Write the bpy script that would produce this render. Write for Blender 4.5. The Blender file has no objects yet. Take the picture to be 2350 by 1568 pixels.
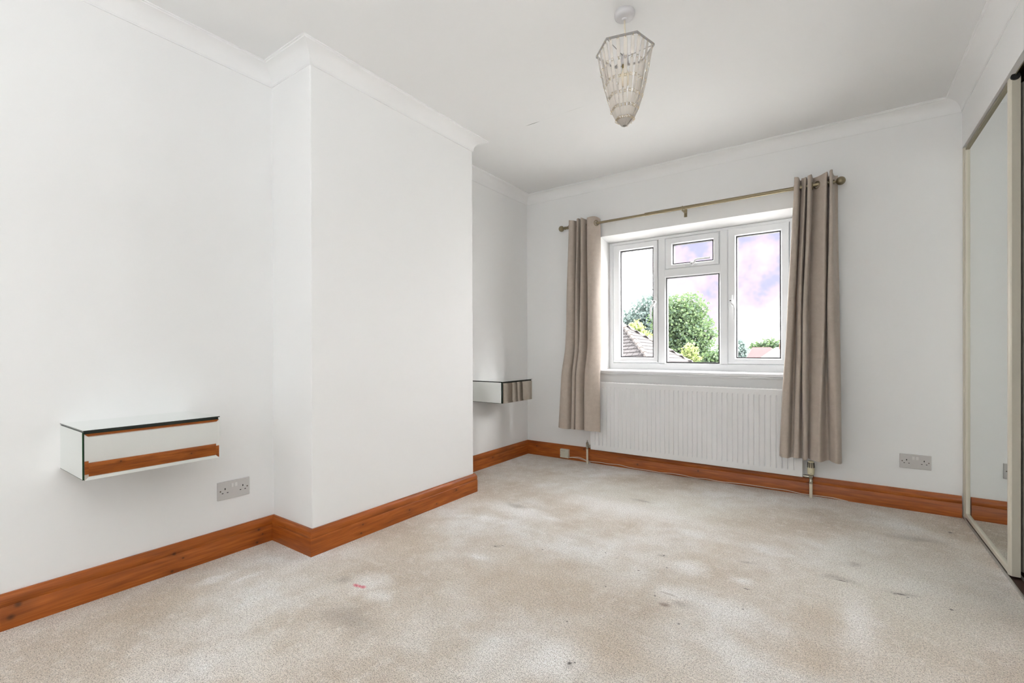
import bpy, bmesh, math, random
from mathutils import Vector, Matrix
random.seed(7)
PI = math.pi
scene = bpy.context.scene
C = scene.collection

YB = -5.4          # rear wall
# ------------------------------------------------------------------ camera
F = 1066.26; SX = 1.15; SY = 22.36; PITCH = -0.0030; YAW = 0.6105; ROLL = -0.0032
cam_d = bpy.data.cameras.new('camera')
cam_d.sensor_fit = 'HORIZONTAL'; cam_d.sensor_width = 36.0
cam_d.lens = F * 36.0 / 2350.0
cam_d.shift_x = -SX / 2350.0; cam_d.shift_y = SY / 2350.0
cam_d.clip_start = 0.02; cam_d.clip_end = 400
cam = bpy.data.objects.new('camera', cam_d); C.objects.link(cam)
fw = Vector((-math.sin(YAW) * math.cos(PITCH), math.cos(YAW) * math.cos(PITCH), math.sin(PITCH)))
rt = Vector((math.cos(YAW), math.sin(YAW), 0)); up = rt.cross(fw)
rt2 = rt * math.cos(ROLL) + up * math.sin(ROLL); up2 = up * math.cos(ROLL) - rt * math.sin(ROLL)
cam.matrix_world = Matrix(((rt2.x, up2.x, -fw.x, 2.3891), (rt2.y, up2.y, -fw.y, -3.6584),
                           (rt2.z, up2.z, -fw.z, 0.9696), (0, 0, 0, 1)))
scene.camera = cam

# ------------------------------------------------------------------ sky, sun, added fill lights, exposure
K_SKY, K_SUN, K_REAR, K_UP = 2.65, 29.0, 15.5, 23.0
world = bpy.data.worlds.new('sky'); scene.world = world; world.use_nodes = True
nt = world.node_tree; nt.nodes.clear()
wo = nt.nodes.new('ShaderNodeOutputWorld'); bg = nt.nodes.new('ShaderNodeBackground')
tc = nt.nodes.new('ShaderNodeTexCoord')
n1 = nt.nodes.new('ShaderNodeTexNoise'); n1.inputs['Scale'].default_value = 9.0; n1.inputs['Detail'].default_value = 4
n1.inputs['Roughness'].default_value = 0.60
mp = nt.nodes.new('ShaderNodeMapping'); mp.inputs['Location'].default_value = (3.35, 1.2, 0.4)
r1 = nt.nodes.new('ShaderNodeValToRGB')          # cloud density -> colour: lilac-blue gap, pink fringe, blown-out white cloud
cr = r1.color_ramp
cr.elements[0].position = 0.30; cr.elements[0].color = (0.60 / K_SKY, 0.60 / K_SKY, 0.95 / K_SKY, 1)
cr.elements[1].position = 0.74; cr.elements[1].color = (4.4, 4.35, 4.4, 1)
for p_, c_ in ((0.40, (0.66, 0.66, 0.97, 1)), (0.46, (0.88, 0.76, 0.99, 1)), (0.56, (1.0, 0.90, 1.0, 1)), (0.62, (1.3, 1.25, 1.3, 1))):
    e = cr.elements.new(p_); e.color = tuple(q / K_SKY for q in c_[:3]) + (1,)
GAP = Vector((math.sin(-0.075), math.cos(-0.075), 0.30)).normalized()      # where the cloud breaks
dp = nt.nodes.new('ShaderNodeVectorMath'); dp.operation = 'DOT_PRODUCT'; dp.inputs[1].default_value = GAP
nm = nt.nodes.new('ShaderNodeVectorMath'); nm.operation = 'NORMALIZE'
gr = nt.nodes.new('ShaderNodeMapRange'); gr.interpolation_type = 'SMOOTHSTEP'
gr.inputs['From Min'].default_value = 0.945; gr.inputs['From Max'].default_value = 0.995
gr.inputs['To Min'].default_value = 0.30; gr.inputs['To Max'].default_value = -0.14
ad = nt.nodes.new('ShaderNodeMath'); ad.operation = 'ADD'
nt.links.new(tc.outputs['Generated'], mp.inputs['Vector']); nt.links.new(mp.outputs['Vector'], n1.inputs['Vector'])
nt.links.new(tc.outputs['Generated'], nm.inputs[0]); nt.links.new(nm.outputs[0], dp.inputs[0]); nt.links.new(dp.outputs['Value'], gr.inputs['Value'])
nt.links.new(n1.outputs['Fac'], ad.inputs[0]); nt.links.new(gr.outputs['Result'], ad.inputs[1])
nt.links.new(ad.outputs[0], r1.inputs['Fac']); nt.links.new(r1.outputs['Color'], bg.inputs['Color'])
bg.inputs['Strength'].default_value = K_SKY
nt.links.new(bg.outputs[0], wo.inputs[0])

def light(name, kind, loc, rot, energy, color, **kw):
    d = bpy.data.lights.new(name, kind); d.energy = energy; d.color = color
    for k, v in kw.items(): setattr(d, k, v)
    o = bpy.data.objects.new(name, d); C.objects.link(o)
    o.location = loc; o.rotation_euler = rot
    return o
# hazy sun from the right, grazing the window: it lights the reveal, the curtain edge, trees and garden
SUN_DIR = Vector((-0.90, -0.17, -0.46)).normalized()
light('hazy_sun', 'SUN', (2, 8, 9), SUN_DIR.to_track_quat('-Z', 'Y').to_euler(), K_SUN, (1.0, 0.98, 0.965), angle=math.radians(30))
FILL_TINT = (0.94, 0.975, 1.0)
# unseen fill lights added behind the viewer: one faces in, one the ceiling
light('rear_fill_light', 'AREA', (1.45, YB + .02, 1.50), (math.radians(94), 0, 0), K_REAR, FILL_TINT, shape='RECTANGLE', size=2.1, size_y=1.4)
light('ceiling_bounce_fill', 'AREA', (2.25, -4.10, 1.55), (math.radians(180), 0, 0), K_UP, FILL_TINT, shape='RECTANGLE', size=.5, size_y=.5)
scene.view_settings.view_transform = 'Standard'; scene.view_settings.look = 'None'
scene.view_settings.gamma = 1.0; scene.view_settings.use_curve_mapping = False
scene.view_settings.exposure = 0.2
scene.cycles.max_bounces = 7; scene.cycles.diffuse_bounces = 6; scene.cycles.glossy_bounces = 4
scene.cycles.transparent_max_bounces = 16; scene.cycles.transmission_bounces = 4
scene.cycles.use_adaptive_sampling = True; scene.cycles.adaptive_threshold = 0.25; scene.cycles.adaptive_min_samples = 16
scene.cycles.time_limit = 1000
scene.cycles.caustics_reflective = True; scene.cycles.blur_glossy = 0.3
scene.cycles.sample_clamp_indirect = 12.0
scene.cycles.use_denoising = True

# ------------------------------------------------------------------ helpers
def srgb(r, g, b):
    f = lambda c: (c / 255 / 12.92) if c / 255 <= 0.04045 else ((c / 255 + 0.055) / 1.055) ** 2.4
    return (f(r), f(g), f(b), 1.0)

MATS = {}
def mat(name, color=(0.8, 0.8, 0.8, 1), rough=0.5, metal=0.0, spec=0.5, trans=0.0, bump=None, var=None, coat=0.0, sheen=0.0):
    """bump = (scale, strength, distance); var = (scale, amount) soft colour variation"""
    m = bpy.data.materials.new(name); m.use_nodes = True; MATS[name] = m
    t = m.node_tree; p = t.nodes['Principled BSDF']
    p.inputs['Base Color'].default_value = color
    p.inputs['Roughness'].default_value = rough; p.inputs['Metallic'].default_value = metal
    p.inputs['Specular IOR Level'].default_value = spec
    p.inputs['Transmission Weight'].default_value = trans
    p.inputs['Coat Weight'].default_value = coat
    p.inputs['Sheen Weight'].default_value = sheen
    g = t.nodes.new('ShaderNodeNewGeometry')
    if bump:
        n = t.nodes.new('ShaderNodeTexNoise'); n.inputs['Scale'].default_value = bump[0]; n.inputs['Detail'].default_value = 4
        b = t.nodes.new('ShaderNodeBump'); b.inputs['Strength'].default_value = bump[1]; b.inputs['Distance'].default_value = bump[2]
        t.links.new(g.outputs['Position'], n.inputs['Vector']); t.links.new(n.outputs['Fac'], b.inputs['Height'])
        t.links.new(b.outputs['Normal'], p.inputs['Normal'])
    if var:
        n = t.nodes.new('ShaderNodeTexNoise'); n.inputs['Scale'].default_value = var[0]; n.inputs['Detail'].default_value = 3
        t.links.new(g.outputs['Position'], n.inputs['Vector'])
        r = t.nodes.new('ShaderNodeValToRGB')
        k = var[1]
        r.color_ramp.elements[0].position = 0.3; r.color_ramp.elements[1].position = 0.7
        r.color_ramp.elements[0].color = tuple(c * (1 - k) for c in color[:3]) + (1,)
        r.color_ramp.elements[1].color = tuple(min(1, c * (1 + k)) for c in color[:3]) + (1,)
        t.links.new(n.outputs['Fac'], r.inputs['Fac']); t.links.new(r.outputs['Color'], p.inputs['Base Color'])
    return m

class N:
    """tiny node-graph helper"""
    def __init__(s, m): s.t = m.node_tree; s.L = s.t.links
    def new(s, typ, **kw):
        n = s.t.nodes.new(typ)
        for k, v in kw.items(): setattr(n, k, v)
        return n
    def val(s, a, sock):
        if isinstance(a, (int, float)): sock.default_value = a
        elif isinstance(a, (tuple, list)): sock.default_value = a
        else: s.L.new(a, sock)
    def math(s, op, a, b=0.0, clamp=False):
        n = s.new('ShaderNodeMath', operation=op, use_clamp=clamp); s.val(a, n.inputs[0]); s.val(b, n.inputs[1]); return n.outputs[0]
    def vmath(s, op, a, b):
        n = s.new('ShaderNodeVectorMath', operation=op); s.val(a, n.inputs[0]); s.val(b, n.inputs[1]); return n
    def ramp(s, fac, stops):
        n = s.new('ShaderNodeValToRGB'); s.L.new(fac, n.inputs[0]); el = n.color_ramp.elements
        el[0].position, el[0].color = stops[0]; el[1].position, el[1].color = stops[-1]
        for p_, c_ in stops[1:-1]:
            q = el.new(p_); q.color = c_
        return n.outputs[0]
    def mixc(s, fac, a, b):
        n = s.new('ShaderNodeMix', data_type='RGBA'); s.val(fac, n.inputs['Factor']); s.val(a, n.inputs['A']); s.val(b, n.inputs['B']); return n.outputs['Result']
    def noise(s, vec, scale, detail=3, rough=0.5, dist=0.0):
        n = s.new('ShaderNodeTexNoise'); s.val(vec, n.inputs['Vector']); n.inputs['Scale'].default_value = scale
        n.inputs['Detail'].default_value = detail; n.inputs['Roughness'].default_value = rough; n.inputs['Distortion'].default_value = dist
        return n.outputs['Fac']
    def blob(s, pos, c, r, soft=1.0):
        """1 at centre c fading to 0 at ellipsoid radii r"""
        d = s.vmath('SUBTRACT', pos, tuple(c)).outputs[0]
        q = s.vmath('DIVIDE', d, tuple(r)).outputs[0]
        n = s.new('ShaderNodeVectorMath', operation='LENGTH'); s.L.new(q, n.inputs[0])
        m = s.new('ShaderNodeMapRange', interpolation_type='SMOOTHSTEP'); s.L.new(n.outputs['Value'], m.inputs['Value'])
        m.inputs['From Min'].default_value = 1.0; m.inputs['From Max'].default_value = 1.0 - soft
        m.inputs['To Min'].default_value = 0; m.inputs['To Max'].default_value = 1
        return m.outputs[0]
    def maxall(s, L):
        o = L[0]
        for a in L[1:]: o = s.math('MAXIMUM', o, a)
        return o

def box(bm, x0, x1, y0, y1, z0, z1):
    v = [bm.verts.new((x, y, z)) for x in (x0, x1) for y in (y0, y1) for z in (z0, z1)]
    for q in ((0, 1, 3, 2), (4, 6, 7, 5), (0, 4, 5, 1), (2, 3, 7, 6), (0, 2, 6, 4), (1, 5, 7, 3)):
        bm.faces.new([v[i] for i in q])
    return v

def boxes(*bs):
    bm = bmesh.new()
    for b in bs: box(bm, *b)
    return bm

def bbox(x0, x1, y0, y1, z0, z1, bev=0.002, seg=2):
    bm = boxes((x0, x1, y0, y1, z0, z1))
    bmesh.ops.recalc_face_normals(bm, faces=bm.faces)
    bmesh.ops.bevel(bm, geom=list(bm.edges), offset=bev, segments=seg, affect='EDGES', profile=0.5)
    return bm

def prism(bm, poly, axis, a, b):
    """extrude a 2-D polygon along axis from a to b (axis 0: (y,z), 1: (x,z), 2: (x,y))"""
    def P(p, t):
        if axis == 0: return (t, p[0], p[1])
        if axis == 1: return (p[0], t, p[1])
        return (p[0], p[1], t)
    A = [bm.verts.new(P(p, a)) for p in poly]; B = [bm.verts.new(P(p, b)) for p in poly]
    n = len(poly)
    for i in range(n): bm.faces.new((A[i], A[(i + 1) % n], B[(i + 1) % n], B[i]))
    bm.faces.new(A[::-1]); bm.faces.new(B)

def tube(bm, pts, rad, n=10, caps=True):
    pts = [Vector(p) for p in pts]
    rads = rad if isinstance(rad, (list, tuple)) else [rad] * len(pts)
    rings = []
    prev = None
    for i, p in enumerate(pts):
        d = (pts[min(i + 1, len(pts) - 1)] - pts[max(i - 1, 0)]).normalized()
        if prev is None:
            a = d.orthogonal().normalized()
        else:
            a = (prev - d * prev.dot(d)).normalized()
        prev = a; b = d.cross(a)
        rings.append([bm.verts.new(p + (a * math.cos(2 * PI * k / n) + b * math.sin(2 * PI * k / n)) * rads[i]) for k in range(n)])
    for i in range(len(rings) - 1):
        for k in range(n):
            bm.faces.new((rings[i][k], rings[i][(k + 1) % n], rings[i + 1][(k + 1) % n], rings[i + 1][k]))
    if caps:
        bm.faces.new(rings[0][::-1]); bm.faces.new(rings[-1])

def lathe(bm, prof, c, axis=2, n=24):
    """prof = [(r, h)] revolved round an axis through c"""
    rings = []
    for r, h in prof:
        ring = []
        for k in range(n):
            a = 2 * PI * k / n; u, v = max(r, 1e-5) * math.cos(a), max(r, 1e-5) * math.sin(a)
            if axis == 2: q = (c[0] + u, c[1] + v, c[2] + h)
            elif axis == 0: q = (c[0] + h, c[1] + u, c[2] + v)
            else: q = (c[0] + v, c[1] + h, c[2] + u)
            ring.append(bm.verts.new(q))
        rings.append(ring)
    for i in range(len(rings) - 1):
        for k in range(n):
            bm.faces.new((rings[i][k], rings[i][(k + 1) % n], rings[i + 1][(k + 1) % n], rings[i + 1][k]))
    bm.faces.new(rings[0][::-1]); bm.faces.new(rings[-1])

def torus(bm, c, R, r, axis='x', N_=16, n=8):
    c = Vector(c)
    ax = {'x': (Vector((0, 1, 0)), Vector((0, 0, 1)), Vector((1, 0, 0))), 'y': (Vector((0, 0, 1)), Vector((1, 0, 0)), Vector((0, 1, 0))),
          'z': (Vector((1, 0, 0)), Vector((0, 1, 0)), Vector((0, 0, 1)))}[axis] if isinstance(axis, str) else axis
    V = []
    for i in range(N_):
        a = 2 * PI * i / N_; d = ax[0] * math.cos(a) + ax[1] * math.sin(a)
        V.append([bm.verts.new(c + d * (R + r * math.cos(2 * PI * k / n)) + ax[2] * r * math.sin(2 * PI * k / n)) for k in range(n)])
    for i in range(N_):
        for k in range(n):
            bm.faces.new((V[i][k], V[(i + 1) % N_][k], V[(i + 1) % N_][(k + 1) % n], V[i][(k + 1) % n]))

def obj(name, bm, m, parent=None, smooth=False, loc=None, auto=None):
    if isinstance(bm, bmesh.types.BMesh):
        bmesh.ops.recalc_face_normals(bm, faces=bm.faces)
        me = bpy.data.meshes.new(name); bm.to_mesh(me); bm.free()
    else: me = bm
    if m is not None and not me.materials: me.materials.append(m)
    if smooth:
        for p in me.polygons: p.use_smooth = True
    o = bpy.data.objects.new(name, me); C.objects.link(o)
    if smooth and auto:
        try: me.set_sharp_from_angle(angle=math.radians(auto))
        except Exception: pass
    if parent is not None:
        o.parent = parent
        pl = Vector((0, 0, 0)); q = parent
        while q is not None: pl += q.location; q = q.parent
        if loc is None: o.location = -pl          # geometry written in room coordinates
        else: o.location = Vector(loc) - pl
    elif loc is not None: o.location = loc
    return o

def tag(o, label=None, cat=None, group=None, kind=None):
    if label: o['label'] = label
    if cat: o['category'] = cat
    if group: o['group'] = group
    if kind: o['kind'] = kind
    return o

def thing(name, label, cat, loc=(0, 0, 0), group=None):
    o = bpy.data.objects.new(name, None); C.objects.link(o); o.location = loc; o.empty_display_size = 0.05
    return tag(o, label, cat, group)

def struct(name, bm, m, label=None, **kw):
    return tag(obj(name, bm, m, **kw), label, None, None, 'structure')

# ------------------------------------------------------------------ materials
W, D, YN, YF, H = 2.974, 0.347, -2.4006, -1.211, 2.4
m_wall = mat('wall_paint', (0.895, 0.895, 0.89, 1), 0.75, spec=0.25)
m_trim = mat('cornice_paint', (0.90, 0.90, 0.895, 1), 0.6, spec=0.3)
m_upvc = mat('white_window_plastic', (0.86, 0.87, 0.88, 1), 0.22, spec=0.5)
m_seal = mat('black_window_gasket', (0.012, 0.012, 0.014, 1), 0.5)
m_plast = mat('grey_white_socket_plastic', srgb(205, 202, 200), 0.35)
m_switch = mat('socket_switch_plastic', srgb(222, 220, 218), 0.3)
m_hole = mat('dark_socket_hole', (0.008, 0.007, 0.007, 1), 0.6)
m_screw = mat('dull_screw_metal', srgb(120, 110, 100), 0.45, metal=0.7)
m_mirror = mat('silver_mirror_glass', (0.90, 0.925, 0.905, 1), 0.012, metal=1.0)
m_mirror2 = mat('wardrobe_mirror_glass', (0.84, 0.865, 0.84, 1), 0.015, metal=1.0)
m_edge = mat('dark_glass_edge', (0.012, 0.02, 0.014, 1), 0.15)
m_gedge = mat('green_glass_edge', (0.03, 0.085, 0.035, 1), 0.12)
m_cream = mat('cream_enamel_frame', srgb(222, 216, 200), 0.4)
m_brass = mat('antique_bronze_track', srgb(150, 140, 115), 0.35, metal=0.85)
m_alu = mat('silver_floor_track', srgb(205, 203, 200), 0.3, metal=0.8)
m_dark = mat('dark_wardrobe_wood', srgb(62, 36, 26), 0.55, var=(9, 0.25))
m_black = mat('black_rubber', (0.02, 0.018, 0.018, 1), 0.6)
m_rod = mat('brushed_nickel_pole', srgb(150, 138, 112), 0.32, metal=0.9)
m_rad = mat('radiator_enamel', (0.85, 0.85, 0.85, 1), 0.32, spec=0.5)
m_chrome = mat('worn_chrome', srgb(185, 180, 165), 0.25, metal=1.0)
m_pipe = mat('cream_painted_pipe', srgb(225, 215, 195), 0.45)
m_trv = mat('cream_valve_plastic', srgb(232, 224, 192), 0.4)
m_box = mat('junction_box_plastic', srgb(212, 208, 192), 0.5)
m_wire = mat('white_cable', srgb(225, 216, 205), 0.5)
m_rose = mat('ceiling_rose_plastic', srgb(208, 206, 207), 0.35)
m_flex = mat('cream_flex', srgb(240, 230, 208), 0.5)
m_ringm = mat('grey_metal_ring', srgb(165, 162, 160), 0.35, metal=0.5)
m_bulbcap = mat('brass_bulb_cap', srgb(150, 130, 70), 0.4, metal=0.8)

def curtain_mat():
    m = mat('taupe_curtain_fabric', srgb(168, 151, 136), 0.65, sheen=0.25)
    n = N(m); p = m.node_tree.nodes['Principled BSDF']
    g = n.new('ShaderNodeNewGeometry').outputs['Position']
    f = n.noise(n.vmath('MULTIPLY', g, (500, 500, 90)).outputs[0], 1.0, 2)
    f2 = n.noise(g, 30, 4)
    fac = n.math('ADD', n.math('MULTIPLY', f, 0.5), n.math('MULTIPLY', f2, 0.5))
    col = n.ramp(fac, [(0.3, srgb(190, 176, 163)), (0.7, srgb(209, 196, 183))])
    n.L.new(col, p.inputs['Base Color'])
    tr = n.new('ShaderNodeBsdfTranslucent'); tr.inputs['Color'].default_value = srgb(190, 165, 142)
    mx_ = n.new('ShaderNodeMixShader'); mx_.inputs[0].default_value = 0.16
    out = [q for q in m.node_tree.nodes if q.type == 'OUTPUT_MATERIAL'][0]
    n.L.new(p.outputs[0], mx_.inputs[1]); n.L.new(tr.outputs[0], mx_.inputs[2]); n.L.new(mx_.outputs[0], out.inputs[0])
    return m
m_curtain = curtain_mat()

def glass_mat(name, refl=0.05, tint=(1, 1, 1, 1)):
    m = bpy.data.materials.new(name); m.use_nodes = True; t = m.node_tree; t.nodes.clear()
    o = t.nodes.new('ShaderNodeOutputMaterial'); a = t.nodes.new('ShaderNodeBsdfTransparent'); b = t.nodes.new('ShaderNodeBsdfGlossy')
    a.inputs[0].default_value = tint; b.inputs['Roughness'].default_value = 0.01
    lw = t.nodes.new('ShaderNodeFresnel'); lw.inputs['IOR'].default_value = 1.3
    mu = t.nodes.new('ShaderNodeMath'); mu.operation = 'MULTIPLY'; mu.inputs[1].default_value = refl / 0.05 * 0.6
    x = t.nodes.new('ShaderNodeMixShader')
    t.links.new(lw.outputs[0], mu.inputs[0]); t.links.new(mu.outputs[0], x.inputs[0])
    t.links.new(a.outputs[0], x.inputs[1]); t.links.new(b.outputs[0], x.inputs[2]); t.links.new(x.outputs[0], o.inputs[0])
    return m
m_glass = glass_mat('clear_window_glass', 0.03)

def acrylic_mat():
    m = bpy.data.materials.new('clear_acrylic_bar'); m.use_nodes = True; t = m.node_tree; t.nodes.clear(); n = N(m)
    o = n.new('ShaderNodeOutputMaterial')
    a = n.new('ShaderNodeBsdfTransparent'); a.inputs[0].default_value = (0.985, 0.975, 0.96, 1)
    gl = n.new('ShaderNodeBsdfGlossy'); gl.inputs['Roughness'].default_value = 0.08; gl.inputs['Color'].default_value = (0.95, 0.92, 0.88, 1)
    df = n.new('ShaderNodeBsdfTranslucent'); df.inputs['Color'].default_value = (.97, .93, .88, 1)
    d2 = n.new('ShaderNodeBsdfDiffuse'); d2.inputs['Color'].default_value = (.97, .93, .88, 1)
    x1 = n.new('ShaderNodeMixShader'); x1.inputs[0].default_value = 0.5
    n.L.new(df.outputs[0], x1.inputs[1]); n.L.new(d2.outputs[0], x1.inputs[2])
    x2 = n.new('ShaderNodeMixShader'); x2.inputs[0].default_value = 0.46
    n.L.new(a.outputs[0], x2.inputs[1]); n.L.new(x1.outputs[0], x2.inputs[2])
    fr = n.new('ShaderNodeFresnel'); fr.inputs['IOR'].default_value = 1.25
    x3 = n.new('ShaderNodeMixShader'); n.L.new(fr.outputs[0], x3.inputs[0])
    n.L.new(x2.outputs[0], x3.inputs[1]); n.L.new(gl.outputs[0], x3.inputs[2]); n.L.new(x3.outputs[0], o.inputs[0])
    return m
m_acryl = acrylic_mat()

def ceiling_mat():
    m = mat('ceiling_paint', (0.84, 0.835, 0.83, 1), 0.8, spec=0.2)
    n = N(m); p = m.node_tree.nodes['Principled BSDF']
    g = n.new('ShaderNodeNewGeometry').outputs['Position']
    base = (0.862, 0.862, 0.857, 1); gp = g
    c1 = n.blob(gp, (0.81, -1.171, H), (0.066, 0.0028, 0.05), 0.7)
    c2 = n.math('MULTIPLY', n.blob(gp, (1.10, -1.175, H), (0.10, 0.002, 0.05), 0.9), 0.28)
    c3 = n.math('MULTIPLY', n.blob(gp, (0.95, -1.173, H), (0.10, 0.002, 0.05), 0.9), 0.10)
    col = n.mixc(n.maxall([c1, c2, c3]), base, srgb(70, 66, 62))
    n.L.new(col, p.inputs['Base Color'])
    return m
m_ceil = ceiling_mat()

def carpet_mat():
    m = mat('worn_beige_carpet', srgb(190, 180, 168), 0.95, spec=0.1, sheen=0.15)
    n = N(m); p = m.node_tree.nodes['Principled BSDF']
    g = n.new('ShaderNodeNewGeometry').outputs['Position']
    big = n.noise(g, 1.6, 2, 0.55)
    col = n.ramp(big, [(0.32, srgb(180, 167, 152)), (0.48, srgb(196, 187, 176)), (0.64, srgb(210, 206, 201))])
    mid = n.noise(g, 7, 2, 0.6)
    col = n.mixc(n.math('MULTIPLY', n.math('SUBTRACT', mid, 0.40, True), 1.6, True), col, srgb(176, 162, 145))
    m2 = n.noise(g, 19, 2, 0.65)
    col = n.mixc(n.math('MULTIPLY', n.math('SUBTRACT', m2, 0.50, True), 1.6, True), col, srgb(218, 213, 206))
    wob = n.vmath('MULTIPLY', n.vmath('SUBTRACT', (lambda q: q)(n.new('ShaderNodeTexNoise').outputs['Color']), (0.5, 0.5, 0.5)).outputs[0], (0.10, 0.10, 0)).outputs[0]
    wn = [q for q in m.node_tree.nodes if q.type == 'TEX_NOISE'][-1]
    n.L.new(g, wn.inputs['Vector']); wn.inputs['Scale'].default_value = 9
    gw = n.vmath('ADD', g, wob).outputs[0]
    L = lambda c, r, s=1.0: n.blob(gw, (c[0], c[1], 0), (r[0], r[1], 1), s)
    # walked-on tan areas
    tan = [L((1.35, -2.05), (0.55, 0.42)), L((0.62, -2.05), (0.30, 0.30)), L((2.33, -1.62), (0.13, 0.22)), L((2.32, -1.95), (0.12, 0.2)), L((1.75, -2.25), (0.4, 0.2)), L((0.25, -3.0), (0.2, 0.4))]
    col = n.mixc(n.math('MULTIPLY', n.maxall(tan), 0.45), col, srgb(184, 168, 148))
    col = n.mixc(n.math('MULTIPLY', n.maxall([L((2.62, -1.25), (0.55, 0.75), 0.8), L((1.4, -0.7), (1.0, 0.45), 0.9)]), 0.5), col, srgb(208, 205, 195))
    # bleached pale spots, and a broad paler band towards the window
    pale = [L((0.79, -2.42), (0.13, 0.13)), L((0.90, -2.47), (0.08, 0.08)), L((0.72, -1.566), (0.10, 0.07)), L((1.03, -1.354), (0.13, 0.07)), L((0.87, -1.30), (0.14, 0.06)),
            L((1.02, -1.97), (0.12, 0.05)), L((1.85, -1.52), (0.12, 0.11)), L((1.84, -1.78), (0.10, 0.11)), L((1.66, -2.40), (0.13, 0.15)), L((2.06, -1.52), (0.07, 0.05)),
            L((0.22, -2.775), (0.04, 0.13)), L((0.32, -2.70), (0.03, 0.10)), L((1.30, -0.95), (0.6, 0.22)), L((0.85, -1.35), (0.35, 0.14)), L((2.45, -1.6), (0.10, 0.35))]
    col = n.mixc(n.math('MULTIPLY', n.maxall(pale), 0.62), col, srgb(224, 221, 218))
    S = lambda c, r, s=0.8: n.blob(n.vmath('ADD', g, n.vmath('MULTIPLY', wob, (0.22, 0.22, 0)).outputs[0]).outputs[0], (c[0], c[1], 0), (r[0], r[1], 1), s)
    grime = [L((1.00, -1.84), (0.05, 0.03)), L((1.90, -1.85), (0.05, 0.03)), L((2.385, -1.28), (0.09, 0.04)), L((2.44, -1.07), (0.05, 0.05)), L((2.874, -0.333), (0.03, 0.03)), L((0.75, -1.28), (0.1, 0.05)),
             L((2.59, -1.28), (0.07, 0.03)), L((1.72, -1.46), (0.03, 0.04)), L((1.355, -0.757), (0.10, 0.03)), L((0.68, -2.47), (0.06, 0.05)), L((2.05, -1.32), (0.06, 0.03)), L((1.71, -2.384), (0.03, 0.03)), L((0.95, -2.62), (0.2, 0.1)), L((2.7, -0.55), (0.2, 0.07))]
    col = n.mixc(n.math('MULTIPLY', n.maxall(grime), 0.42), col, srgb(132, 122, 112))
    spots = [((1.002, -1.839), .013, .006), ((1.721, -1.461), .006, .012), ((1.709, -2.384), .010, .010), ((1.722, -2.372), .005, .005), ((2.40, -1.288), .03, .006), ((2.59, -1.283), .022, .008),
             ((2.572, -1.29), .008, .005), ((2.61, -1.30), .008, .005), ((2.736, -1.316), .009, .009), ((1.673, -1.678), .006, .006), ((1.926, -1.986), .007, .006), ((1.6, -2.193), .006, .006), ((1.797, -1.842), .007, .006),
             ((1.216, -1.734), .006, .006), ((1.48, -1.588), .006, .006), ((1.55, -1.618), .005, .005), ((1.766, -1.579), .006, .006), ((1.609, -1.882), .005, .005), ((2.874, -0.333), .012, .012), ((2.085, -1.583), .02, .006), ((1.03, -1.81), .012, .005), ((2.10, -1.75), .005, .005)]
    dk = n.maxall([S(c, (a, b)) for c, a, b in spots])
    col = n.mixc(n.math('MULTIPLY', dk, 0.8), col, srgb(58, 50, 46))
    br = n.maxall([S((1.85, -1.886), (0.032, 0.022)), n.math('MULTIPLY', S((1.84, -1.80), (0.05, 0.012)), 0.5)])
    col = n.mixc(n.math('MULTIPLY', br, 0.6), col, srgb(105, 78, 60))
    red = n.maxall([S((0.762, -2.463), (0.026, 0.014)), S((0.780, -2.457), (0.022, 0.012)), S((0.797, -2.452), (0.022, 0.015))])
    col = n.mixc(n.math('MULTIPLY', red, 0.75), col, srgb(196, 62, 88))
    # pile speckle
    sp = n.noise(g, 300, 0, 0.6)
    sp2 = n.noise(n.vmath('MULTIPLY', g, (1, 1.0, 1)).outputs[0], 120, 1, 0.7)
    spk = n.math('ADD', n.math('MULTIPLY', sp, 0.6), n.math('MULTIPLY', sp2, 0.4))
    k = n.ramp(spk, [(0.30, (0.55, 0.53, 0.51, 1)), (0.5, (1, 1, 1, 1)), (0.70, (1.28, 1.28, 1.28, 1))])
    col = n.vmath('MULTIPLY', col, k).outputs[0]; col = n.vmath('MULTIPLY', col, (1.33, 1.35, 1.375)).outputs[0]
    n.L.new(col, p.inputs['Base Color'])
    b = n.new('ShaderNodeBump'); b.inputs['Strength'].default_value = 0.55; b.inputs['Distance'].default_value = 0.006
    n.L.new(sp, b.inputs['Height']); n.L.new(b.outputs[0], p.inputs['Normal'])
    return m
m_carpet = carpet_mat()

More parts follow.
